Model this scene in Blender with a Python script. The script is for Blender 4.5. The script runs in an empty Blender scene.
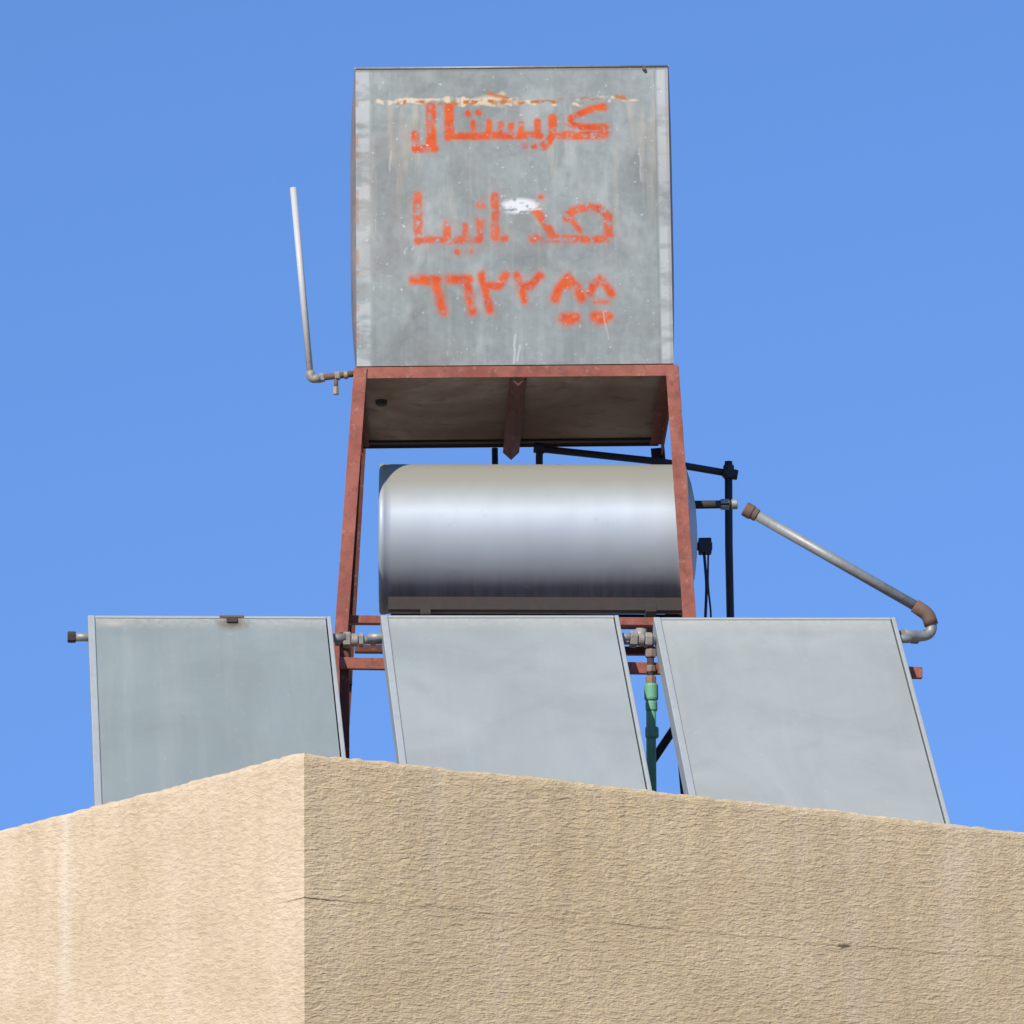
import bpy, bmesh, math
import numpy as np
from mathutils import Vector, Matrix
scene=bpy.context.scene
scene.view_settings.view_transform='Standard'
scene.view_settings.look='None'
scene.view_settings.exposure=0

# ---------------------------------------------------------------- helpers
def link(o): bpy.context.collection.objects.link(o); return o
def empty(name,loc=(0,0,0)):
    e=bpy.data.objects.new(name,None); e.location=loc; e.empty_display_size=.2
    return link(e)
def attach(o,par):
    if par is not None:
        o.parent=par; o.matrix_parent_inverse=Matrix.Translation(-Vector(par.location))
def mesh(name,verts,faces,mat,par=None,smooth=False,uvs=None):
    me=bpy.data.meshes.new(name); me.from_pydata([tuple(v) for v in verts],[],faces)
    if mat: me.materials.append(mat)
    if smooth:
        for p in me.polygons: p.use_smooth=True
    if uvs is not None:
        l=me.uv_layers.new(name='UVMap')
        for lp in me.loops: l.data[lp.index].uv=uvs[lp.vertex_index]
    me.update()
    o=link(bpy.data.objects.new(name,me)); attach(o,par); return o
def bevel(o,w,seg=2):
    m=o.modifiers.new('b','BEVEL'); m.width=w; m.segments=seg; m.limit_method='ANGLE'; return o
def prism(name,a,b,prof,up,mat,par=None,bev=0):
    """extrude 2-D profile (side,up) from a to b"""
    a=Vector(a);b=Vector(b);d=(b-a).normalized();up=Vector(up)
    s=d.cross(up).normalized();u=s.cross(d).normalized()
    n=len(prof);V=[a+s*p[0]+u*p[1] for p in prof]+[b+s*p[0]+u*p[1] for p in prof]
    F=[(i,(i+1)%n,n+(i+1)%n,n+i) for i in range(n)]+[tuple(range(n-1,-1,-1)),tuple(range(n,2*n))]
    me_o=mesh(name,V,F,mat,par)
    bm=bmesh.new();bm.from_mesh(me_o.data);bmesh.ops.recalc_face_normals(bm,faces=bm.faces);bm.to_mesh(me_o.data);bm.free()
    if bev: bevel(me_o,bev)
    return me_o
def box(name,a,b,w,h,up,mat,par=None,bev=.002):
    return prism(name,a,b,[(-w/2,-h/2),(w/2,-h/2),(w/2,h/2),(-w/2,h/2)],up,mat,par,bev)
def tube(name,pts,r,mat,par=None,n=20,bend=0.0,radii=None):
    """swept round pipe through pts with rounded bends"""
    P=[Vector(p) for p in pts]
    if bend>0 and len(P)>2:
        Q=[P[0]]
        for i in range(1,len(P)-1):
            a,b,c=P[i-1],P[i],P[i+1]
            l=min(bend,(a-b).length*.49,(c-b).length*.49)
            s=b+(a-b).normalized()*l;e=b+(c-b).normalized()*l
            for k in range(7):
                t=k/6; Q.append(s*(1-t)**2+b*2*t*(1-t)+e*t*t)
        Q.append(P[-1]);P=Q
    V=[];F=[];m=len(P)
    prev=None
    for i,p in enumerate(P):
        d=(P[min(i+1,m-1)]-P[max(i-1,0)]).normalized()
        if prev is None:
            s=d.cross(Vector((.13,.31,.94)))
            if s.length<.2: s=d.cross(Vector((1,0,0)))
        else: s=prev-d*prev.dot(d)
        s.normalize();prev=s.copy();u=d.cross(s)
        rr=radii[i] if radii else r
        for k in range(n):
            a=2*math.pi*k/n;V.append(p+s*math.cos(a)*rr+u*math.sin(a)*rr)
    for i in range(m-1):
        for k in range(n):
            F.append((i*n+k,i*n+(k+1)%n,(i+1)*n+(k+1)%n,(i+1)*n+k))
    F.append(tuple(range(n-1,-1,-1)));F.append(tuple(range((m-1)*n,m*n)))
    o=mesh(name,V,F,mat,par)
    bm=bmesh.new();bm.from_mesh(o.data);bmesh.ops.recalc_face_normals(bm,faces=bm.faces)
    for f in bm.faces: f.smooth=len(f.verts)==4
    bm.to_mesh(o.data);bm.free()
    return o
def lathe(name,a,b,prof,mat,par=None,n=24,hexa=False):
    a=Vector(a);b=Vector(b)
    P=[a+(b-a)*t for t,_ in prof]
    d=(b-a).normalized()
    s=d.cross(Vector((.13,.31,.94))).normalized();u=d.cross(s)
    if hexa:n=6
    V=[];F=[]
    for (t,r),p in zip(prof,P):
        for k in range(n):
            an=2*math.pi*k/n;V.append(p+s*math.cos(an)*r+u*math.sin(an)*r)
    m=len(prof)
    for i in range(m-1):
        for k in range(n): F.append((i*n+k,i*n+(k+1)%n,(i+1)*n+(k+1)%n,(i+1)*n+k))
    F.append(tuple(range(n-1,-1,-1)));F.append(tuple(range((m-1)*n,m*n)))
    o=mesh(name,V,F,mat,par)
    bm=bmesh.new();bm.from_mesh(o.data);bmesh.ops.recalc_face_normals(bm,faces=bm.faces);bm.to_mesh(o.data);bm.free()
    return o
def rings(name,p,d,specs,mat,par=None):
    """stacked collars: specs=[(offset0,offset1,radius,hex)]"""
    p=Vector(p);d=Vector(d).normalized()
    for i,(o0,o1,r,hx) in enumerate(specs):
        e=.12
        lathe('%s_%d'%(name,i+1),p+d*o0,p+d*o1,[(0,r*.9),(e,r),(1-e,r),(1,r*.9)],mat,par,hexa=hx)

class NT:
    def __init__(s,name):
        s.m=bpy.data.materials.new(name); s.m.use_nodes=True
        s.t=s.m.node_tree; s.b=s.t.nodes['Principled BSDF']
    def n(s,typ,**kw):
        nd=s.t.nodes.new(typ)
        for k,v in kw.items(): setattr(nd,k,v)
        return nd
    def l(s,a,b): s.t.links.new(a,b)
    def noise(s,vec,scale,detail=4,rough=.55,dist=0):
        nd=s.n('ShaderNodeTexNoise'); nd.inputs['Scale'].default_value=scale; nd.inputs['Detail'].default_value=detail
        nd.inputs['Roughness'].default_value=rough; nd.inputs['Distortion'].default_value=dist
        s.l(vec,nd.inputs['Vector']); return nd.outputs['Fac']
    def ramp(s,fac,stops):
        r=s.n('ShaderNodeValToRGB'); e=r.color_ramp.elements
        while len(e)<len(stops): e.new(.5)
        for k,(p,c) in zip(e,stops):
            k.position=p; k.color=(c if len(c)==4 else (*c,1)) if not isinstance(c,(int,float)) else (c,c,c,1)
        s.l(fac,r.inputs['Fac']); return r.outputs['Color']
    def mix(s,fac,a,b,mode='MIX'):
        m=s.n('ShaderNodeMix',data_type='RGBA',blend_type=mode)
        for sock,v in ((m.inputs[0],fac),(m.inputs[6],a),(m.inputs[7],b)):
            if hasattr(v,'links'): s.l(v,sock)
            elif isinstance(v,(int,float)) : sock.default_value=v if sock==m.inputs[0] else (v,v,v,1)
            else: sock.default_value=(*v,1)
        return m.outputs[2]
    def math(s,op,a,b=0.0,c=0.0,clamp=False):
        m=s.n('ShaderNodeMath',operation=op,use_clamp=clamp)
        for i,v in enumerate((a,b,c)):
            if isinstance(v,(int,float)): m.inputs[i].default_value=v
            else: s.l(v,m.inputs[i])
        return m.outputs[0]
    def mapping(s,vec,scale=(1,1,1),rot=(0,0,0),loc=(0,0,0)):
        m=s.n('ShaderNodeMapping'); m.inputs['Scale'].default_value=scale; m.inputs['Rotation'].default_value=rot; m.inputs['Location'].default_value=loc
        s.l(vec,m.inputs['Vector']); return m.outputs[0]
    def obj(s): return s.n('ShaderNodeTexCoord').outputs['Object']
    def uv(s): return s.n('ShaderNodeTexCoord').outputs['UV']
    def bump(s,h,dist,strength=1.0,prev=None):
        b=s.n('ShaderNodeBump'); b.inputs['Distance'].default_value=dist; b.inputs['Strength'].default_value=strength
        s.l(h,b.inputs['Height'])
        if prev is not None: s.l(prev,b.inputs['Normal'])
        return b.outputs[0]
    def set(s,col=None,rough=None,metal=None,normal=None,spec=None):
        for v,k in ((col,'Base Color'),(rough,'Roughness'),(metal,'Metallic'),(normal,'Normal'),(spec,'Specular IOR Level')):
            if v is None: continue
            if isinstance(v,(int,float)): s.b.inputs[k].default_value=v
            elif isinstance(v,tuple): s.b.inputs[k].default_value=(*v,1)
            else: s.l(v,s.b.inputs[k])
        return s.m

# ---------------------------------------------------------------- materials
def mat_stucco(name,stripe_u=None,side='r'):
    t=NT(name); uv=t.uv()
    sep=t.n('ShaderNodeSeparateXYZ'); t.l(uv,sep.inputs[0]); U,Vv=sep.outputs[0],sep.outputs[1]
    rip=t.noise(t.mapping(uv,(26,84,1),(0,0,math.radians(-3))),1.0,2,.5,.6)
    rip2=t.noise(t.mapping(uv,(75,170,1),(0,0,math.radians(4)),(3,1,0)),1.0,2,.6)
    big=t.noise(t.mapping(uv,(1,1.6,1)),1.7,3,.55)
    h=t.math('MULTIPLY_ADD',rip2,.65,rip)
    if side=='r': base=t.ramp(big,[(.3,(.60,.450,.245)),(.7,(.70,.535,.31))])
    else: base=t.ramp(big,[(.3,(.56,.435,.275)),(.7,(.66,.525,.35))])
    cav=t.ramp(rip,[(.3,.82),(.62,1.05)])
    col=t.mix(.85,base,cav,'MULTIPLY')
    sp=t.ramp(rip2,[(.60,0),(.78,1)])
    col=t.mix(t.math('MULTIPLY',sp,.22),col,(.28,.19,.11))
    run=t.noise(t.mapping(uv,(5,.35,1)),1.0,3,.6)
    col=t.mix(t.math('MULTIPLY',t.ramp(run,[(.48,0),(.75,1)]),.20),col,(.74,.64,.49))
    col=t.mix(t.math('MULTIPLY',t.ramp(run,[(.22,1),(.42,0)]),.30),col,(.40,.29,.17))
    bl=t.noise(t.mapping(uv,(1.2,2.4,1),loc=(9,4,0)),1.5,4,.65)
    col=t.mix(t.math('MULTIPLY',t.ramp(bl,[(.5,0),(.72,1)]),.22),col,(.42,.32,.20))
    # hairline crack along the slab joint
    cn=t.noise(t.mapping(uv,(3.2,0,0)),1.0,5,.65)
    d=t.math('ABSOLUTE',t.math('SUBTRACT',Vv,t.math('MULTIPLY_ADD',cn,.06,3.419)))
    if side=='r':
        near=t.math('SUBTRACT',1.0,t.math('MULTIPLY',t.math('ABSOLUTE',t.math('SUBTRACT',U,.03)),5.0),clamp=True)
        near2=t.math('SUBTRACT',1.0,t.math('MULTIPLY',t.math('ABSOLUTE',t.math('SUBTRACT',U,2.04)),28.0),clamp=True)
        gt=t.ramp(t.noise(t.mapping(uv,(2.9,0,0),(0,0,0),(2.2,0,0)),1.0,4,.7),[(.40,.20),(.60,.62)])
        gate=t.math('ADD',gt,t.math('ADD',near,near2),clamp=True)
        wd=t.math('MULTIPLY_ADD',near2,.008,.0036)
    else:
        gate=t.math('SUBTRACT',1.0,t.math('MULTIPLY',U,5.0),clamp=True); wd=.0035
    line=t.math('SUBTRACT',1.0,t.math('DIVIDE',d,wd),clamp=True)
    col=t.mix(t.math('MULTIPLY',line,gate),col,(.08,.055,.035))
    if stripe_u is not None:
        ds=t.math('ABSOLUTE',t.math('SUBTRACT',t.math('MULTIPLY_ADD',run,.10,U),stripe_u+.05))
        s_=t.math('SUBTRACT',1.0,t.math('MULTIPLY',ds,1/.05),clamp=True)
        s_=t.math('MULTIPLY',s_,t.ramp(t.noise(t.mapping(uv,(9,3,1)),1.0,3,.6),[(.25,.05),(.7,.45)]))
        col=t.mix(s_,col,(.80,.70,.58))
    return t.set(col,.95,0,t.bump(h,.0050 if side=='r' else .0035,1.0),.1)

def mat_galv(name,attr=False,base=(.30,.33,.32),metal=.25,rough=.6):
    t=NT(name); o=t.obj()
    vor=t.n('ShaderNodeTexVoronoi'); vor.inputs['Scale'].default_value=45; t.l(o,vor.inputs['Vector'])
    sg=t.ramp(vor.outputs['Color'],[(0,.86),(1,1.10)])
    cl=t.noise(o,3.2,5,.62,.6); cl2=t.noise(o,14,4,.65)
    c=t.mix(t.ramp(cl,[(.32,0),(.68,1)]),tuple(x*.78 for x in base),tuple(x*1.18 for x in base))
    c=t.mix(.6,c,sg,'MULTIPLY')
    c=t.mix(t.math('MULTIPLY',t.ramp(cl2,[(.55,0),(.75,1)]),.25),c,tuple(min(1,x*1.6) for x in base))
    st=t.noise(t.mapping(o,(16,16,.9)),1.0,4,.65,.2)
    c=t.mix(t.math('MULTIPLY',t.ramp(st,[(.52,0),(.74,1)]),.24),c,(.42,.43,.40))
    c=t.mix(t.math('MULTIPLY',t.ramp(st,[(.26,1),(.44,0)]),.28),c,(.15,.15,.132))
    met=metal; ro=rough
    if attr:
        a=t.n('ShaderNodeVertexColor',layer_name='marks'); s=t.n('ShaderNodeSeparateColor'); t.l(a.outputs['Color'],s.inputs[0])
        b=t.n('ShaderNodeVertexColor',layer_name='marks2'); s2=t.n('ShaderNodeSeparateColor'); t.l(b.outputs['Color'],s2.inputs[0])
        c=t.mix(s2.outputs[0],c,(.43,.445,.42))
        c=t.mix(s.outputs[1],c,(.56,.48,.34))
        c=t.mix(s2.outputs[2],c,(.17,.14,.115))
        pc=t.ramp(cl2,[(.3,(.48,.062,.016)),(.7,(.63,.115,.026))])
        c=t.mix(s.outputs[0],c,pc)
        c=t.mix(s2.outputs[1],c,(.42,.14,.035))
        c=t.mix(s.outputs[2],c,(.66,.67,.64))
        cov=t.math('MAXIMUM',t.math('MAXIMUM',s.outputs[0],s.outputs[1]),t.math('MAXIMUM',s2.outputs[1],s.outputs[2]))
        met=t.math('MULTIPLY',t.math('SUBTRACT',1.0,cov,clamp=True),metal)
        ro=t.math('ADD',t.math('MULTIPLY',cov,.3),rough)
    nb=t.bump(t.noise(o,2.3,1,.5),.02,.5)
    return t.set(c,ro,met,nb,.3)

def mat_red(name='red_oxide_paint',k=1.0,rust=.5):
    t=NT(name);o=t.obj()
    n=t.noise(o,22,5,.65,.4); n2=t.noise(o,7,4,.6)
    c=t.ramp(n2,[(.3,(.225*k,.066*k,.043*k)),(.7,(.345*k,.118*k,.082*k))])
    c=t.mix(t.math('MULTIPLY',t.ramp(n,[(.5,0),(.66,1)]),rust),c,(.10,.05,.033))
    c=t.mix(t.math('MULTIPLY',t.ramp(t.noise(o,33,4,.7),[(.58,0),(.7,1)]),.45),c,(.38,.27,.21))
    return t.set(c,.75,0,t.bump(n,.002,.8),.25)
def mat_under():
    t=NT('stained_sheet_underside');o=t.obj()
    n=t.noise(t.mapping(o,(1.1,1,1)),1.3,3,.5,.8); n2=t.noise(o,9,5,.65,.4)
    c=t.ramp(n,[(.30,(.13,.085,.058)),(.44,(.20,.15,.112)),(.58,(.27,.22,.18)),(.72,(.40,.355,.31))])
    c=t.mix(t.math('MULTIPLY',t.ramp(n2,[(.52,0),(.70,1)]),.55),c,(.12,.07,.04))
    return t.set(c,.85,0,None,.15)
def mat_cyl():
    t=NT('cylinder_galvanised_steel');o=t.obj()
    n=t.noise(t.mapping(o,(5,1.2,1.2)),1.0,4,.6,.2); n2=t.noise(o,34,4,.7); n3=t.noise(o,4,4,.6,.5)
    sep=t.n('ShaderNodeSeparateXYZ');t.l(o,sep.inputs[0])
    c=t.ramp(n,[(.3,(.40,.435,.45)),(.7,(.435,.47,.485))])
    c=t.mix(t.math('MULTIPLY',t.ramp(n2,[(.62,0),(.73,1)]),.35),c,(.30,.28,.25))
    # tank underside's tan reflection on top and dark belly shade, painted by height
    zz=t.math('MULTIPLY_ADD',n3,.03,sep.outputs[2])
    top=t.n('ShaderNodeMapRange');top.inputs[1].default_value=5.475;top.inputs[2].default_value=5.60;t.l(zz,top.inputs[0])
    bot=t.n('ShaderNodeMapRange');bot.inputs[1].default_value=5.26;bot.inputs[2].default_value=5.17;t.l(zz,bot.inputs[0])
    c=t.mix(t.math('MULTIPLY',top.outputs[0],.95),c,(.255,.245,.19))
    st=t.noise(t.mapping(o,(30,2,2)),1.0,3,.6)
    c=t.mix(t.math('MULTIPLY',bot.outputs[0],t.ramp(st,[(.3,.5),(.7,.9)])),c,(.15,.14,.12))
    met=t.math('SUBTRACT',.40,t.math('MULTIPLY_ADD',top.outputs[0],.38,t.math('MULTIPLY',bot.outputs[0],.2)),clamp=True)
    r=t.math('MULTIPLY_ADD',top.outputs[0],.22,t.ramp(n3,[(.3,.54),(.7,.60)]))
    return t.set(c,r,met,t.bump(t.noise(o,5,1,.5),.006,.5),.3)
def mat_pipe(name,col,rust=.3,metal=.3,rough=.5,rc=(.16,.07,.035)):
    t=NT(name);o=t.obj();n=t.noise(o,30,5,.68,.3)
    c=t.mix(t.math('MULTIPLY',t.ramp(n,[(.46,0),(.64,1)]),rust),col,rc)
    c=t.mix(t.math('MULTIPLY',t.noise(o,9,3),.35),c,tuple(x*.6 for x in col))
    return t.set(c,rough,metal,t.bump(n,.001),.4)
def mat_glass(seed):
    t=NT('dusty_collector_glass');uv0=t.uv();uv=t.mapping(uv0,loc=(seed*3.1,seed*1.7,0))
    n=t.noise(uv,2.2,4,.6,.8); st=t.noise(t.mapping(uv,(11,.6,1)),1.0,4,.65,.25); sp=t.noise(uv,42,4,.75)
    A_=((.215,.245,.228),(.275,.298,.275),(.30,.314,.285))[seed]
    c=t.ramp(n,[(.3,tuple(x*.90 for x in A_)),(.7,tuple(x*1.08 for x in A_))])
    c=t.mix(t.math('MULTIPLY',t.ramp(st,[(.5,0),(.8,1)]),.16),c,(.42,.42,.38))
    c=t.mix(t.math('MULTIPLY',t.ramp(sp,[(.62,0),(.76,1)]),.5),c,(.46,.43,.36))
    bl=t.noise(t.mapping(uv,loc=(5,2,0)),5,3,.6,.5)
    c=t.mix(t.math('MULTIPLY',t.ramp(bl,[(.58,0),(.74,1)]),.14),c,(.16,.185,.17))
    sep=t.n('ShaderNodeSeparateXYZ');t.l(uv0,sep.inputs[0])
    lip=t.math('MULTIPLY_ADD',sep.outputs[1],14.0,1.15,clamp=True)
    c=t.mix(t.math('MULTIPLY',lip,t.ramp(sp,[(.3,.1),(.7,.8)])),c,(.42,.40,.33))
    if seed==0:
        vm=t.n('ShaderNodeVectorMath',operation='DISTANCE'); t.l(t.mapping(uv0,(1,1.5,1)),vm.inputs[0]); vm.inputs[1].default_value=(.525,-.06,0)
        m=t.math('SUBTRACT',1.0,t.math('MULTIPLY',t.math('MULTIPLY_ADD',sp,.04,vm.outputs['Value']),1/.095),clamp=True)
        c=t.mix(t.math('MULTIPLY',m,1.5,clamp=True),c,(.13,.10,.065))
        vm2=t.n('ShaderNodeVectorMath',operation='DISTANCE'); t.l(t.mapping(uv0,(1,2.2,1)),vm2.inputs[0]); vm2.inputs[1].default_value=(.09,-.09,0)
        m2=t.math('SUBTRACT',1.0,t.math('MULTIPLY',t.math('MULTIPLY_ADD',sp,.09,vm2.outputs['Value']),1/.10),clamp=True)
        c=t.mix(t.math('MULTIPLY',m2,1.4,clamp=True),c,(.42,.37,.28))
    return t.set(c,.7,0,None,.22)
M_red=mat_red(); M_redd=mat_red('rusty_dark_angle_iron',.42,.8)
M_tank=mat_galv('galvanised_tank_front',True,(.228,.250,.232))
M_tanks=mat_galv('galvanised_tank_side',False,(.26,.215,.18))
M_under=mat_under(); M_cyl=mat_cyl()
M_gal=mat_pipe('galvanised_pipe',(.31,.32,.29),.3)
M_white=mat_pipe('pale_plastic_pipe',(.52,.52,.49),.06,0,.5,(.35,.33,.3))
M_rust=mat_pipe('rusty_fitting',(.17,.11,.075),.7,.1,.8)
M_brass=mat_pipe('weathered_fitting',(.34,.31,.25),.5,.2,.6)
M_black=mat_pipe('black_insulated_pipe',(.018,.020,.026),.05,0,.6)
M_dark=mat_pipe('blackened_steel',(.045,.036,.030),.5,0,.8,(.075,.04,.027))
M_green=mat_pipe('green_ppr_pipe',(.15,.40,.25),.10,0,.5,(.2,.25,.2))
M_alu=mat_pipe('collector_aluminium_frame',(.40,.42,.39),.12,.25,.55,(.22,.20,.16))
M_alud=mat_pipe('collector_casing',(.20,.21,.20),.2,.2,.6)
M_stR=mat_stucco('stucco_front_wall',None,'r'); M_stL=mat_stucco('stucco_side_wall',1.34,'l')
def simple(name,a,b,sc,rough=.9,bd=.01):
    t=NT(name);o=t.obj();n=t.noise(o,sc,4,.6)
    return t.set(t.ramp(n,[(.3,a),(.7,b)]),rough,0,None,.2)
M_roof=simple('roof_screed',(.33,.28,.21),(.42,.36,.28),3)
M_ground=simple('dry_sandy_ground',(.26,.20,.13),(.38,.30,.21),.35,.95,.03)

# ---------------------------------------------------------------- ground
S=3000
mesh('ground',[(-S,-S,0),(S,-S,0),(S,S,0),(-S,S,0)],[(0,1,2,3)],M_ground)

# ---------------------------------------------------------------- building
A=Vector((-.613,13.2,0)); u=Vector((.8036,.5952,0)); v=Vector((-.5952,.8036,0)); ZP=3.876; ZR=3.42
LR,LL=9.0,7.0
bld=empty('stucco_building',(A.x,A.y,0))
def smooth_noise(n,scale,seed):
    r=np.random.RandomState(seed); k=max(4,int(n/scale)+3); c=r.rand(k)-.5
    x=np.linspace(0,k-1.001,n); i=x.astype(int); f_=x-i; f_=f_*f_*(3-2*f_)
    return c[i]*(1-f_)+c[np.minimum(i+1,k-1)]*f_
def wall(name,d,inward,L,mat,seed,flipuv=False):
    n=int(L/.0125)
    sec=[(0,0.0),(0,1.2),(0,2.4),(0,3.2),(0,ZP-.03),(.002,ZP-.012),(.007,ZP-.003),(.018,ZP),(.13,ZP+.002),(.15,ZP-.01),(.152,ZR)]
    jt=smooth_noise(n+1,8,seed)*.004+smooth_noise(n+1,2,seed+1)*.005+smooth_noise(n+1,90,seed+5)*.006
    jo=smooth_noise(n+1,3,seed+2)*.004
    V=[];UV=[];F=[];m=len(sec)
    for i in range(n+1):
        s=L*i/n
        for j,(o,z) in enumerate(sec):
            k=min(1,s/.03)
            dz=jt[i]*k if 4<j<9 else 0
            do=jo[i]*k if 4<j<8 else 0
            p=A+d*max(s,o)+inward*(o+do); V.append((p.x,p.y,z+dz)); UV.append((s,z+o))
    for i in range(n):
        for j in range(m-1):
            q=(i*m+j,(i+1)*m+j,(i+1)*m+j+1,i*m+j+1)
            F.append(q if not flipuv else q[::-1])
    return mesh(name,V,F,mat,bld,True,UV)
wall('front_wall',u,v,LR,M_stR,11)
wall('side_wall',v,u,LL,M_stL,31,True)
B=A+u*LR; C=A+u*LR+v*LL; D=A+v*LL
def quadwall(name,P,Q):
    P=Vector(P);Q=Vector(Q); inn=Vector((-(Q-P).y,(Q-P).x,0)).normalized()*.15
    V=[];UV=[]
    for p in (P,Q,Q+inn,P+inn):
        for z in (0,ZP): V.append((p.x,p.y,z)); UV.append(((p-P).length,z))
    mesh(name,V,[(0,2,3,1),(2,4,5,3),(4,6,7,5),(6,0,1,7),(1,3,5,7)],M_stR,bld,False,UV)
quadwall('rear_wall_a',B,C); quadwall('rear_wall_b',C,D)
e=.1
R4=[A+u*e+v*e,B-u*e+v*e,C-u*e-v*e,D+u*e-v*e]
mesh('roof_slab',[(p.x,p.y,ZR) for p in R4]+[(p.x,p.y,ZR-.2) for p in R4],[(0,1,2,3),(7,6,5,4)],M_roof,bld)
M_woodd=simple('painted_metal_door',(.10,.16,.20),(.13,.20,.24),12,.5,.001)
tg=NT('window_glass'); M_wg=tg.set((.03,.04,.05),.08,0,None,.5)
M_frame=simple('window_frame_paint',(.55,.54,.50),(.62,.60,.56),9,.5,.001)
def opening(nm,d,out,s,z0,w,h,door=False):
    c=A+d*s
    def slab(n2,s0,s1,o0,o1,za,zb,mat):
        V=[]
        for z_ in (za,zb):
            for s_,o_ in ((s0,o0),(s1,o0),(s1,o1),(s0,o1)):
                q=c+d*s_+out*o_; V.append((q.x,q.y,z_))
        mesh(n2,V,[(0,1,2,3),(4,5,6,7),(0,1,5,4),(1,2,6,5),(2,3,7,6),(3,0,4,7)],mat,bld)
    slab(nm+'_panel',.05,w-.05,.004,.02,z0+.02,z0+h-.05,M_woodd if door else M_wg)
    for k,(a0,a1,b0,b1) in enumerate(((0,.05,z0,z0+h),(w-.05,w,z0,z0+h),(.052,w-.052,z0+h-.05,z0+h),(w/2-.02,w/2+.02,z0+.03,z0+h-.052))):
        if door and k==3: continue
        slab('%s_frame_%d'%(nm,k),a0,a1,.003,.06,b0,b1,M_frame)
    slab(nm+'_sill',-.06,w+.06,.003,.10,z0-.06,z0-.002,M_frame)
opening('window_1',u,-v,1.2,.95,1.2,1.1); opening('window_2',u,-v,5.6,.95,1.2,1.1); opening('door',u,-v,3.6,.08,.95,2.05,True)
opening('window_3',v,-u,2.4,.95,1.2,1.1)

# ---------------------------------------------------------------- water tank
tank=empty('rooftop_water_tank',(0,16.95,6.0))
TX0,TX1,TY0,TY1,TZ0,TZ1=-.584,.622,16.95,18.18,6.003,7.19
def T(x,y,z):
    a=.012;dx=x-0;dy=y-TY0
    return (dx*math.cos(a)-dy*math.sin(a),TY0+dx*math.sin(a)+dy*math.cos(a),z)
NX,NZ=440,420
xs=np.linspace(0,1,NX);zs=np.linspace(0,1,NZ)
gx,gz=np.meshgrid(xs,zs)
# sheet coordinates used by the stencil (314 x 298 units, origin top-left)
PX=355.5+gx*314; PY=364-gz*298
def vnoise(nx,ny,seed,octv=4):
    r=np.random.RandomState(seed);out=np.zeros((NZ,NX));amp=1;tot=0
    for o in range(octv):
        a,b=int(nx*2**o)+2,int(ny*2**o)+2
        g=r.rand(b,a);xx=gx*(a-1.001);yy=gz*(b-1.001);i=xx.astype(int);j=yy.astype(int);fx=xx-i;fy=yy-j
        fx=fx*fx*(3-2*fx);fy=fy*fy*(3-2*fy)
        out+=amp*((g[j,i]*(1-fx)+g[j,i+1]*fx)*(1-fy)+(g[j+1,i]*(1-fx)+g[j+1,i+1]*fx)*fy);tot+=amp;amp*=.6
    return out/tot
wx=(vnoise(30,30,1,3)-.5)*2.6; wy=(vnoise(30,30,2,3)-.5)*2.6
QX=PX+wx;QY=PY+wy
def seg(p,q,w,soft=2.6):
    (x0,y0),(x1,y1)=p,q;dx,dy=x1-x0,y1-y0;L=dx*dx+dy*dy+1e-9
    t=np.clip(((QX-x0)*dx+(QY-y0)*dy)/L,0,1)
    d=np.hypot(QX-x0-t*dx,QY-y0-t*dy)
    return np.clip((w-d)/soft+.5,0,1)
def stroke(pts,w,soft=2.6):
    m=np.zeros_like(PX)
    for a,b in zip(pts[:-1],pts[1:]): m=np.maximum(m,seg(a,b,w,soft))
    return m
W=4.2
# kaf | ra | ya | sin | ta | alif | lam
line1=[([(606,107),(588,110),(572,118),(568,123),(578,127),(606,128)],W-.4),([(605,133),(605,136),(560,136)],W+.3),
 ([(553,119),(553,134),(549,142),(543,147)],W),
 ([(540,136),(460,136)],W-.2),([(538,122),(538,136)],3.4),([(521,124),(521,136)],3.0),([(511,124),(511,136)],3.0),([(501,124),(501,136)],3.0),([(489,122),(489,136)],3.2),([(474,122),(474,136)],3.2),
 ([(468,112),(469,113)],3.0),([(478,112),(479,113)],3.0),([(525,147),(526,147)],2.8),([(534,147),(535,147)],2.8),
 ([(449,106),(449,136)],W+.8),([(454,137),(458,137)],3.2),([(431,106),(431,146)],W+.8),([(434,148),(416,149)],W),([(415,134),(415,148)],W-.2)]
line2=[([(417,195),(417,240)],W+.6),([(420,240),(440,240)],W-.6),([(446,224),(446,240),(478,240)],W),([(464,226),(464,238)],3.2),([(479,220),(479,238)],W-.3),([(456,252),(457,252)],3.4),([(468,252),(469,252)],3.4),
 ([(479,206),(481,206)],3.4),([(494,197),(494,238)],W+.3),([(502,239),(504,239)],3.6),
 ([(534,210),(543,222),(551,236)],W+.3),([(556,240),(531,240)],W),([(540,198),(541,198)],2.6),
 ([(564,240),(604,241)],W),([(607,238),(607,218),(600,210),(586,208),(572,212),(565,219)],W+.2),([(571,222),(579,232)],3)]
line3=[([(413,279),(436,280)],5),([(434,280),(442,311)],W),([(448,279),(467,280)],4.8),([(465,281),(471,311)],W),
 ([(480,275),(488,310)],W),([(485,286),(497,286),(504,276)],4.4),([(515,276),(523,301)],3.8),([(519,287),(529,286),(538,277)],4.4),
 ([(553,299),(557,289),(566,279)],4.8),([(566,279),(575,289),(579,299)],4.8),([(562,287),(570,287)],3.4),([(561,318),(573,318)],5),([(564,322),(569,322)],3.6),
 ([(588,294),(591,287),(598,281)],4.4),([(598,281),(605,287),(609,295)],4.4),([(592,303),(605,303)],1.6),([(592,317),(606,317)],4.8),([(596,321),(603,321)],3.4)]
p=np.zeros_like(PX)
cov=vnoise(50,50,5,4)
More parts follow.
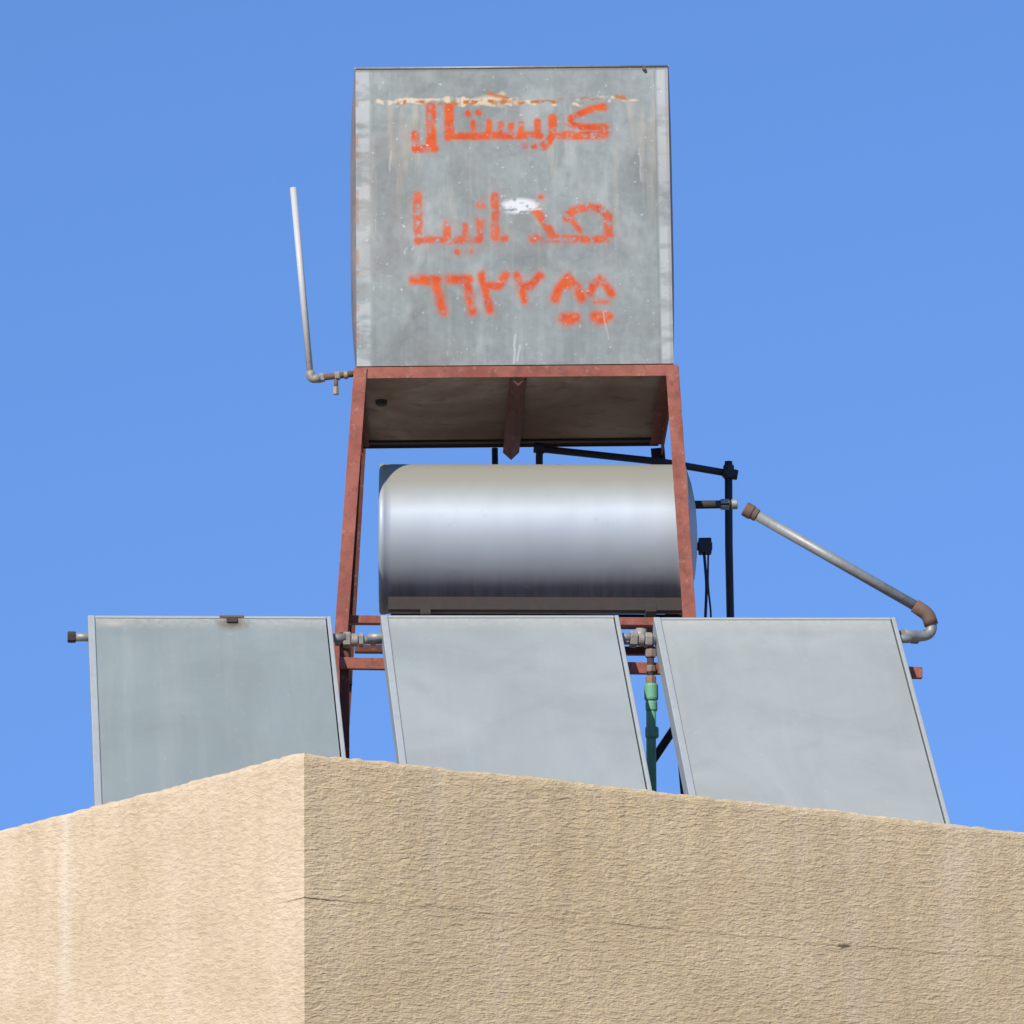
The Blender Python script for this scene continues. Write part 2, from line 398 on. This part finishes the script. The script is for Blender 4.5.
for pts,w in line1: p=np.maximum(p,stroke(pts,w))
p1=p*np.clip(.80+(cov-.42)*3.5,.2,1)
q=np.zeros_like(PX)
for pts,w in line2: q=np.maximum(q,stroke(pts,w-.2,3.2))
q=q*np.clip(.66+(cov-.46)*3.8,.05,.9)
r3=np.zeros_like(PX)
for pts,w in line3: r3=np.maximum(r3,stroke(pts,w,4.4))
r3=r3*np.clip(.90+(cov-.43)*2.5,.5,1)
halo=np.zeros_like(PX)
for L_,k in ((line1,.12),(line2,.14),(line3,.20)):
    for pts,w in L_: halo=np.maximum(halo,stroke(pts,w+2.5,8)*k)
paint=np.clip(np.maximum.reduce([p1,q,r3,halo*np.clip(cov*1.6,0,1)]),0,1)
def band(x0,x1,y,w,seed,dens):
    nn=vnoise(40,6,seed,4);yy=y+(vnoise(14,2,seed+1,3)-.5)*9
    m=np.clip((w*nn*1.6-np.abs(PY-yy))/1.2+.4,0,1)*np.clip((PX-x0)/4,0,1)*np.clip((x1-PX)/4,0,1)
    return m*np.clip(dens+(vnoise(50,8,seed+2,3)-.5)*4,0,1)
lime=np.maximum.reduce([band(362,470,99,2.8,20,.8),band(455,520,101,4.4,24,.9),seg((476,101),(500,97),3.5,4),seg((494,97),(503,94),2.6,3)*.9,band(500,585,103,2.2,28,.55),band(575,640,99,1.8,33,.4)])
lime=np.maximum(lime,(np.clip((vnoise(34,3,40,4)-.57)*6,0,1))*np.clip((PY-98)/6,0,1)*np.clip((280-PY)/160,0,1)*.30)
rust=np.maximum.reduce([band(395,560,102,2.2,50,.55),seg((488,92),(506,97),2,3)*.9,seg((617,97),(625,98),2.0,2)*.9,seg((452,101),(458,103),1.6,2)*.7,band(540,640,100,1.3,57,.35)])
patch=np.clip((1-np.hypot((PX-519)/24,(PY-207)/9.5))*2.5,0,1)*np.clip((vnoise(26,46,91,4)-.47)*9,0,1)*.9
scuf=np.maximum.reduce([patch,seg((505,205),(520,203),.9,2)*.8,seg((516,201),(529,203),1.1,2)*.8,seg((514,211),(540,210),.7,2)*.7,
   seg((639,150),(641,182),.4,1.4)*.35,seg((600,312),(605,340),.4,1.5)*.4,seg((513,335),(511,362),.8,2)*.5,seg((518,345),(514,360),.6,1.5)*.5,seg((391,150),(389,170),.5,1.4)*.35])
sp=vnoise(90,90,60,2);scuf=np.maximum(scuf,np.clip((sp-.84)*12,0,1)*.5)
edge=np.maximum(np.clip((371-PX)/3,0,1)*np.clip(.38+(vnoise(10,30,70,4)-.45)*2.6,.1,.65),np.clip((PX-657)/2,0,1)*np.clip(.50+(vnoise(8,25,74,4)-.45)*2.3,.15,.75))
edge=np.maximum(edge,np.clip((vnoise(12,6,77,4)-.56)*5,0,1)*.35)
dirt=np.maximum(np.clip((PX-665.5)/1.5,0,1)*.35,np.clip((70.5-PY)/1.6,0,1)*.6)
dirt=np.maximum(dirt,np.clip(1-np.abs(PX-373.5)/1.2,0,1)*.35*np.clip((vnoise(4,24,81,3)-.3)*4,0,1)); dirt=np.maximum(dirt,np.clip(1-np.abs(PX-656)/1.2,0,1)*.4)
dirt=np.maximum(dirt,np.clip((vnoise(7,7,90,4)-.53)*4,0,1)*.28)
rust=np.maximum(rust,np.clip((359.0-PX)/1.5,0,1)*np.clip((vnoise(6,40,83,3)-.5)*6,0,1)*.45)
bul=(np.sin(np.pi*gx)*np.sin(np.pi*gz))
V=[]
for j in range(NZ):
    for i in range(NX):
        V.append(T(TX0+(TX1-TX0)*xs[i],TY0-.012*bul[j,i],TZ0+(TZ1-TZ0)*zs[j]))
idx=np.arange(NX*NZ).reshape(NZ,NX)
F=np.stack([idx[:-1,:-1],idx[:-1,1:],idx[1:,1:],idx[1:,:-1]],-1).reshape(-1,4).tolist()
fo=mesh('front_sheet',V,F,M_tank,tank,True)
for nm,(a,b,c) in (('marks',(paint,lime,scuf)),('marks2',(edge,rust,dirt))):
    ca=fo.data.color_attributes.new(nm,'FLOAT_COLOR','POINT')
    ca.data.foreach_set('color',np.stack([a,b,c,np.ones_like(a)],-1).astype(np.float32).ravel())
def grid(name,fn,nu,nv,mat,par,flip=False):
    V=[fn(i/nu,j/nv) for j in range(nv+1) for i in range(nu+1)];F=[]
    for j in range(nv):
        for i in range(nu):
            a=j*(nu+1)+i;q=(a,a+1,a+nu+2,a+nu+1);F.append(q[::-1] if flip else q)
    return mesh(name,V,F,mat,par,True)
def bulge(s,t): return (1-abs(2*s**.5-1)**2.2)*(1-abs(2*t-1)**4)
grid('left_sheet',lambda s,t:T(TX0-.027*bulge(s,t*.97),TY0+(TY1-TY0)*s,TZ0+(TZ1-TZ0)*t),30,24,M_tanks,tank,True)
grid('right_sheet',lambda s,t:T(TX1+.015*bulge(s,t*.9),TY0+(TY1-TY0)*s,TZ0+(TZ1-TZ0)*t),30,24,M_tanks,tank)
grid('back_sheet',lambda s,t:T(TX0+(TX1-TX0)*s,TY1+.02*bulge(s,t),TZ0+(TZ1-TZ0)*t),20,20,M_tanks,tank,True)
grid('lid',lambda s,t:T(TX0+(TX1-TX0)*s,TY0+(TY1-TY0)*t,TZ1+.0+.006*bulge(s,t)),20,20,M_tanks,tank)
grid('bottom_sheet',lambda s,t:T(TX0+(TX1-TX0)*s,TY0+(TY1-TY0)*t,TZ0-.012*bulge(s,t)),20,20,M_under,tank,True)
for k,(a,b) in enumerate((((TX0,TY0),(TX1,TY0)),((TX1,TY0),(TX1,TY1)),((TX1,TY1),(TX0,TY1)),((TX0,TY1),(TX0,TY0)))):
    tube('rim_%d'%(k+1),[T(a[0],a[1],TZ1),T(b[0],b[1],TZ1)],.005,M_gal,tank,10)
lathe('lid_hatch',T(0,17.6,TZ1),T(0,17.6,TZ1+.05),[(0,.2),(.8,.2),(1,.18)],M_gal,tank)
tube('lid_bolt',[T(.53,TY0+.01,TZ1-.012),T(.53,TY0-.014,TZ1-.012)],.007,M_rust,tank,8)
lathe('drain_plug',T(-.50,17.45,TZ0-.005),T(-.50,17.45,TZ0-.03),[(0,.024),(.8,.022),(1,.016)],M_dark,tank)

# ---------------------------------------------------------------- stand
st=empty('red_steel_tank_stand',(0,17.5,ZR))
t_=.006
zt=6.0
def ang(nm,a,b,prof,up=(0,0,1),m=M_red,bev=.0012): return prism(nm,a,b,prof,up,m,st,bev)
fx0,fx1=-.594,.634
ang('front_beam',T(fx0,TY0-.012,zt-.004),T(fx1,TY0-.012,zt-.004),[(0,0),(0,-.044),(-.006,-.044),(-.006,-.006),(-.05,-.006),(-.05,0)])
ang('rear_beam',T(fx0,TY1+.008,zt-.004),T(fx1-.02,TY1+.008,zt-.004),[(0,0),(0,-.018),(.006,-.018),(.006,-.006),(.05,-.006),(.05,0)],m=M_dark)
ang('right_beam',T(fx1-.004,TY0+.04,zt-.012),T(fx1-.004,TY1,zt-.012),[(0,0),(0,-.05),(-.006,-.05),(-.006,-.006),(-.05,-.006),(-.05,0)],m=mat_red('side_beam_paint',.7,.6))
ang('left_beam',T(fx0+.002,TY0+.04,zt-.012),T(fx0+.002,TY1,zt-.012),[(0,0),(0,-.03),(.006,-.03),(.006,-.006),(.03,-.006),(.03,0)],m=M_redd)
V3=[(-.034,-.012),(0,-.044),(.034,-.012),(.026,-.012),(0,-.034),(-.026,-.012)]
ang('centre_bearer',T(.030,TY0+.002,zt-.036),T(.014,TY1+.03,zt-.026),V3,m=mat_red('stained_bearer_iron',.42,.6))
def leg(nm,a,b,sx,sy,m=M_red,w=.054):
    prof=[(0,0),(sx*w,0),(sx*w,sy*t_),(sx*t_,sy*t_),(sx*t_,sy*w),(0,sy*w)]
    return prism(nm,a,b,prof,(0,1,0),m,st,.0012)
leg('leg_front_left',(-.594,16.925,5.995),(-.594-.075*2.57,16.90,ZR),1,1,w=.050) 
leg('leg_front_right',(.640,16.925,5.985),(.640+.047*2.56,16.90,ZR),-1,1,w=.050)
leg('leg_rear_left',(-.632,18.21,5.99),(-.80,18.42,ZR),1,-1,M_redd,.04)
leg('leg_rear_right',(.622,18.23,5.98),(.80,18.45,ZR),-1,-1,M_black)
box('tie_front',(-.62,17.0,5.03),(.64,17.0,5.005),.045,.03,(0,0,1),M_red,st)
box('tie_middle',(-.62,17.62,5.04),(.64,17.62,5.015),.04,.03,(0,0,1),M_redd,st)
box('tie_left',(-.635,17.03,5.035),(-.670,18.32,5.04),.03,.03,(0,0,1),M_redd,st)
box('tie_right',(.66,17.03,5.020),(.665,18.33,5.025),.03,.03,(0,0,1),M_redd,st)
for k,x in enumerate((-.33,.52)):
    box('cradle_%d'%(k+1),(x,16.98,5.058),(x,17.70,5.058),.04,.026,(0,0,1),M_dark,st)
for k,y in enumerate((17.17,17.49)):
    box('cradle_rail_%d'%(k+1),(-.475,y,5.124),(.655,y,5.106),.05,.05,(0,0,1),M_dark,st)
for k,(x,y) in enumerate(((-.76,16.92),(.735,16.92),(-.78,18.42),(.78,18.45))):
    box('foot_%d'%(k+1),(x,y,ZR),(x,y,ZR+.012),.14,.14,(0,1,0),M_redd,st)

# ---------------------------------------------------------------- cylinder
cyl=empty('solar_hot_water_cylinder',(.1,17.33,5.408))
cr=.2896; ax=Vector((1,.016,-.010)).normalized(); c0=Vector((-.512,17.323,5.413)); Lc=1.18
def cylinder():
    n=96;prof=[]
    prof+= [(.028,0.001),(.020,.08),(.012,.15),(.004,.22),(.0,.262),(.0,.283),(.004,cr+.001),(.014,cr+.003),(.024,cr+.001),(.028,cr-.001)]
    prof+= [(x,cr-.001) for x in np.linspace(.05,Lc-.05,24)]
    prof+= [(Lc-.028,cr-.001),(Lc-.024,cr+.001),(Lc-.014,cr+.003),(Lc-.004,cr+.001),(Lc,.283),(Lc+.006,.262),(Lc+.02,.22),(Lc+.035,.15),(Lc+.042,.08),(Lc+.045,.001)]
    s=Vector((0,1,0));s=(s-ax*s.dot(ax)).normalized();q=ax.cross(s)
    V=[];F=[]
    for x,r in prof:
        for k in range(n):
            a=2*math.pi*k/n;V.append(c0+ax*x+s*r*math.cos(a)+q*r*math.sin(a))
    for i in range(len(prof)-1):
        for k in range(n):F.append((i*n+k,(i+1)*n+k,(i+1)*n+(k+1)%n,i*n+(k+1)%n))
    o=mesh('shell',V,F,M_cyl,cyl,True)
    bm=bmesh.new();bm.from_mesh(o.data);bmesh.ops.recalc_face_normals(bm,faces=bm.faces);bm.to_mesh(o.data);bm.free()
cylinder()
tube('outlet_stub',[(.66,17.33,5.535),(.868,17.32,5.533)],.016,M_dark,cyl)
rings('outlet_coupling',(.82,17.325,5.534),(1,-.05,0),[(-.015,.02,.021,True),(.028,.052,.020,False)],M_gal,cyl)
box('thermostat_box',(.742,17.33,5.40),(.742,17.33,5.34),.05,.05,(0,1,0),M_black,cyl,.004)
tube('thermostat_neck',[(.66,17.33,5.37),(.770,17.33,5.37)],.016,M_black,cyl)
tube('cable_1',[(.738,17.32,5.34),(.746,17.33,5.22),(.736,17.34,5.05),(.73,17.40,4.9)],.006,M_black,cyl,8,.04)
tube('cable_2',[(.755,17.33,5.36),(.750,17.33,5.22),(.762,17.35,5.10),(.75,17.36,4.95)],.004,M_redd,cyl,8,.04)

# ---------------------------------------------------------------- solar collectors
panels=[((-1.556,16.487,4.958),(-.669,16.559,4.958),(.089,-.697,-.807),(.094,-.640,-.735)),
        ((-.487,16.552,4.958),(.388,16.604,4.958),(.0975,-.680,-.808),(.101,-.670,-.807)),
        ((.518,16.650,4.958),(1.415,16.704,4.958),(.0945,-.707,-.806),(.0955,-.695,-.806))]
Dl=1.82
for i,(tl,tr,dl,dr) in enumerate(panels):
    tl=Vector(tl);tr=Vector(tr);dd=(Vector(dl)*.5+Vector(dr)*.5)
    bl=tl+dd*Dl;br=tr+dd*Dl
    pe=empty('solar_collector_panel',((tl+br)*.5))
    rx=(tr-tl).normalized();dn=dd.normalized();nn=rx.cross(-dn).normalized()
    if nn.z<0:nn=-nn
    dep=.085;fw=.026
    Wd=(tr-tl).length;Hd=(bl-tl).length
    def Q(a,b,o): return tl+rx*a+dn*b+nn*o
    nseg=12
    V=[];UV=[]
    for jj in range(nseg+1):
        for ii in range(nseg+1):
            a=fw*.8+(Wd-1.6*fw)*ii/nseg;b=.010+(Hd-.03)*jj/nseg
            V.append(Q(a,b,-.006));UV.append((a,-b))
    F=[(jj*(nseg+1)+ii,(jj+1)*(nseg+1)+ii,(jj+1)*(nseg+1)+ii+1,jj*(nseg+1)+ii+1) for jj in range(nseg) for ii in range(nseg)]
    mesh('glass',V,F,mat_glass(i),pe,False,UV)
    def bar(nm,a0,a1,b0,b1,o0,o1,m,bv=.003):
        Vb=[Q(a,b,o) for o in (o0,o1) for a,b in ((a0,b0),(a1,b0),(a1,b1),(a0,b1))]
        ob=mesh(nm,Vb,[(0,3,2,1),(4,5,6,7),(0,1,5,4),(1,2,6,5),(2,3,7,6),(3,0,4,7)],m,pe)
        bm=bmesh.new();bm.from_mesh(ob.data);bmesh.ops.recalc_face_normals(bm,faces=bm.faces);bm.to_mesh(ob.data);bm.free()
        return bevel(ob,bv)
    bar('frame_left',0,fw,0,Hd,-dep,0,M_alu)
    bar('frame_right',Wd-fw*.6,Wd,0,Hd,-dep,0,M_alu)
    bar('frame_top',fw+.001,Wd-fw*.6-.001,.0,.013,-dep,-.001,M_alu)
    bar('frame_bottom',fw+.001,Wd-fw*.6-.001,Hd-fw,Hd,-dep,-.001,M_alu)
    bar('backing_tray',fw+.001,Wd-fw*.6-.001,.016,Hd-fw-.001,-dep+.004,-.03,M_alud,.001)
    if i==0:
        bar('bracket',Wd*.54,Wd*.54+.09,.001,.012,-.02,.004,M_rust,.003)
        bar('bracket_tab',Wd*.54+.025,Wd*.54+.065,.012,.04,-.004,.003,M_dark,.003)
    for nm,a0,a1 in (('header_stub_l',-.055,.02),('header_stub_r',Wd-.02,Wd+.05)):
        tube(nm,[Q(a0,.075,-.045),Q(a1,.075,-.045)],.016,M_gal,pe)
    if i==0:
        rings('header_cap',Q(-.075,.075,-.045),rx,[(0,.030,.021,True)],M_dark,pe)
rk=empty('collector_support_rack',(0,16.7,ZR))
def pl_y(x,z): return 16.60+.0733*x-(4.95-z)*.855
for nm,z,x0,x1,off in (('upper_rail',4.76,-.64,1.508,.17),('lower_rail',3.72,-1.45,1.65,.17)):
    box(nm,(x0,pl_y(x0,z)+off,z+.02),(x1,pl_y(x1,z)+off,z-.012),.03,.042,(0,0,1),M_red,rk)
for k,x in enumerate((-1.30,-.622,.66,1.28)):
    z=4.74;y=pl_y(x,z)+.215
    box('post_%d'%(k+1),(x,y,ZR),(x,y,z+ (.0 if k!=1 else .16)),.034,.034,(0,1,0),M_redd,rk)
    box('base_rail_%d'%(k+1),(x,y,ZR+.02),(x,y-1.05,ZR+.02),.034,.034,(0,0,1),M_redd,rk)
box('diagonal_strut',(.46,16.85,4.38),(.62,16.90,4.62),.03,.02,(0,1,0),M_dark,rk)

# ---------------------------------------------------------------- couplings between collectors
pc=empty('collector_pipe_coupling',(-.57,16.5,4.87))
a=Vector((-.655,16.56,4.868));b=Vector((-.485,16.565,4.866));d=b-a
tube('pipe',[a,b],.015,M_gal,pc)
rings('union',a,d,[(.0,.022,.022,True),(.03,.058,.030,True),(.06,.085,.024,False),(.088,.105,.027,True),(.13,.15,.020,True)],M_brass,pc)
pc2=empty('collector_pipe_coupling',(.46,16.6,4.86))
a=Vector((.405,16.60,4.868));b=Vector((.530,16.62,4.862));d=b-a
tube('pipe',[a,b],.015,M_gal,pc2)
rings('union',a,d,[(.0,.02,.022,True),(.022,.05,.032,True),(.053,.075,.025,False),(.078,.105,.029,True)],M_brass,pc2)
tube('tee_branch',[(.465,16.61,4.86),(.47,16.612,4.905)],.020,M_brass,pc2)
gp=empty('green_water_riser',(.5,16.62,4.5))
gx_=.503;gy=16.62
tube('valve_body',[(gx_,gy,4.85),(gx_,gy,4.66)],.013,M_dark,gp)
rings('valve_nut',(gx_,gy,4.83),(0,0,-1),[(0,.03,.021,True),(.06,.085,.018,True),(.10,.135,.021,True)],mat_pipe('corroded_valve',(.25,.19,.15),.6,.1,.7),gp)
tube('pipe',[(gx_,gy,4.70),(gx_-.004,gy,4.45),(gx_-.01,gy,ZR)],.018,M_green,gp)
rings('socket',(gx_,gy,4.70),(0,0,-1),[(0,.06,.026,False),(.065,.10,.022,False),(.16,.20,.025,False)],M_green,gp)

# ---------------------------------------------------------------- loose return pipe (right)
rp=empty('galvanised_return_pipe',(1.2,16.75,5.1))
P0=Vector((.888,16.80,5.388));P1=Vector((1.522,16.80,5.004))
dr_=(P1-P0).normalized()
tube('long_pipe',[P0,P1],.0195,M_gal,rp)
rings('open_end_collar',P0-dr_*.02,dr_,[(0,.035,.028,False),(.03,.055,.024,False)],M_rust,rp)
tube('rusty_elbow',[P1-dr_*.03,(1.545,16.80,4.985),(1.556,16.80,4.945)],.0265,M_rust,rp,20,.03)
tube('lower_bend',[(1.556,16.80,4.97),(1.556,16.80,4.91),(1.50,16.78,4.897),(1.44,16.72,4.895)],.0205,M_gal,rp,20,.03)
rings('bend_collar',(1.505,16.79,4.897),(-1,-.2,0),[(0,.03,.025,False)],M_gal,rp)

# ---------------------------------------------------------------- black pipes behind
bp=empty('black_feed_pipework',(.5,17.9,5.6))
tube('riser',[(.868,17.9,5.84),(.862,17.9,5.5),(.858,17.9,ZR)],.0155,M_black,bp)
tube('cross_pipe',[(.110,17.9,5.66),(.112,17.9,5.902),(.60,17.9,5.842),(.895,17.9,5.786)],.0145,M_black,bp,20,.03)
rings('elbow_band',(.112,17.9,5.905),(1,0,-.12),[(-.022,.022,.022,False)],M_black,bp)
rings('tee_band',(.868,17.9,5.825),(0,0,-1),[(0,.055,.022,False)],M_black,bp)
rings('tee_band_b',(.845,17.9,5.795),(1,0,-.19),[(0,.06,.021,False)],M_black,bp)
tube('drop_pipe',[(-.067,18.25,5.99),(-.067,18.25,5.60)],.013,M_black,bp)

# ---------------------------------------------------------------- vent pipe (left)
vp=empty('tank_overflow_pipe',(-.7,16.95,6.2))
def s(x,z,y=17.05): return (x*y/16.9,y,1.6+(z-1.6)*y/16.9)
tube('upright',[s(-.823,6.70),s(-.758,5.955)],.0125,M_white,vp)
tube('elbow',[s(-.760,5.975),s(-.7555,5.944),s(-.72,5.946)],.017,M_brass,vp,18,.02)
tube('arm',[s(-.745,5.946),s(-.565,5.966)],.0125,M_rust,vp)
rings('arm_collar',s(-.725,5.948),(1,0,.1),[(0,.02,.018,True),(.06,.08,.017,True),(.095,.11,.016,False)],M_brass,vp)
tube('drain_tap',[s(-.661,5.952),s(-.661,5.90)],.008,M_rust,vp)
rings('tap_nut',s(-.661,5.912),(0,0,-1),[(0,.03,.013,True)],M_brass,vp)

# ---------------------------------------------------------------- light, sky
world=bpy.data.worlds.new('World');scene.world=world;world.use_nodes=True
nt=world.node_tree;bg=nt.nodes['Background']
sky=nt.nodes.new('ShaderNodeTexSky');sky.sky_type='NISHITA';sky.sun_disc=False
el=math.radians(36);az=math.radians(206.5)
sky.sun_elevation=el;sky.sun_rotation=az;sky.altitude=300;sky.air_density=1.0;sky.dust_density=.0;sky.ozone_density=3.0
# clear dry air: less horizon haze than the model gives
tc=nt.nodes.new('ShaderNodeTexCoord');mp=nt.nodes.new('ShaderNodeMapping')
mp.inputs['Location'].default_value=(0,0,.34);mp.inputs['Scale'].default_value=(1,1,.48)
nt.links.new(tc.outputs['Generated'],mp.inputs['Vector'])
nt.links.new(mp.outputs[0],sky.inputs['Vector'])
tint=nt.nodes.new('ShaderNodeMix');tint.data_type='RGBA';tint.blend_type='MULTIPLY';tint.inputs[0].default_value=1
tint.inputs[7].default_value=(1.12,1.44,1.90,1)
nt.links.new(sky.outputs[0],tint.inputs[6]);nt.links.new(tint.outputs[2],bg.inputs[0]);bg.inputs[1].default_value=.12
sd=bpy.data.lights.new('sun','SUN');sd.energy=5.0;sd.angle=math.radians(.5);sd.color=(1,.925,.80)
so=link(bpy.data.objects.new('sun',sd));so.location=(-10,-15,20)
dirv=Vector((math.sin(az)*math.cos(el),math.cos(az)*math.cos(el),math.sin(el)))
so.rotation_euler=dirv.to_track_quat('Z','Y').to_euler()

# ---------------------------------------------------------------- camera
cd=bpy.data.cameras.new('camera');cd.sensor_width=36;cd.lens=36*4600/1024;cd.clip_end=8000;cd.clip_start=.1
co=link(bpy.data.objects.new('camera',cd))
co.matrix_world=Matrix.Translation((0,0,1.6))@Matrix.Rotation(math.pi/2+math.radians(12.73),4,'X')@Matrix.Rotation(-.012,4,'Z')
scene.camera=co
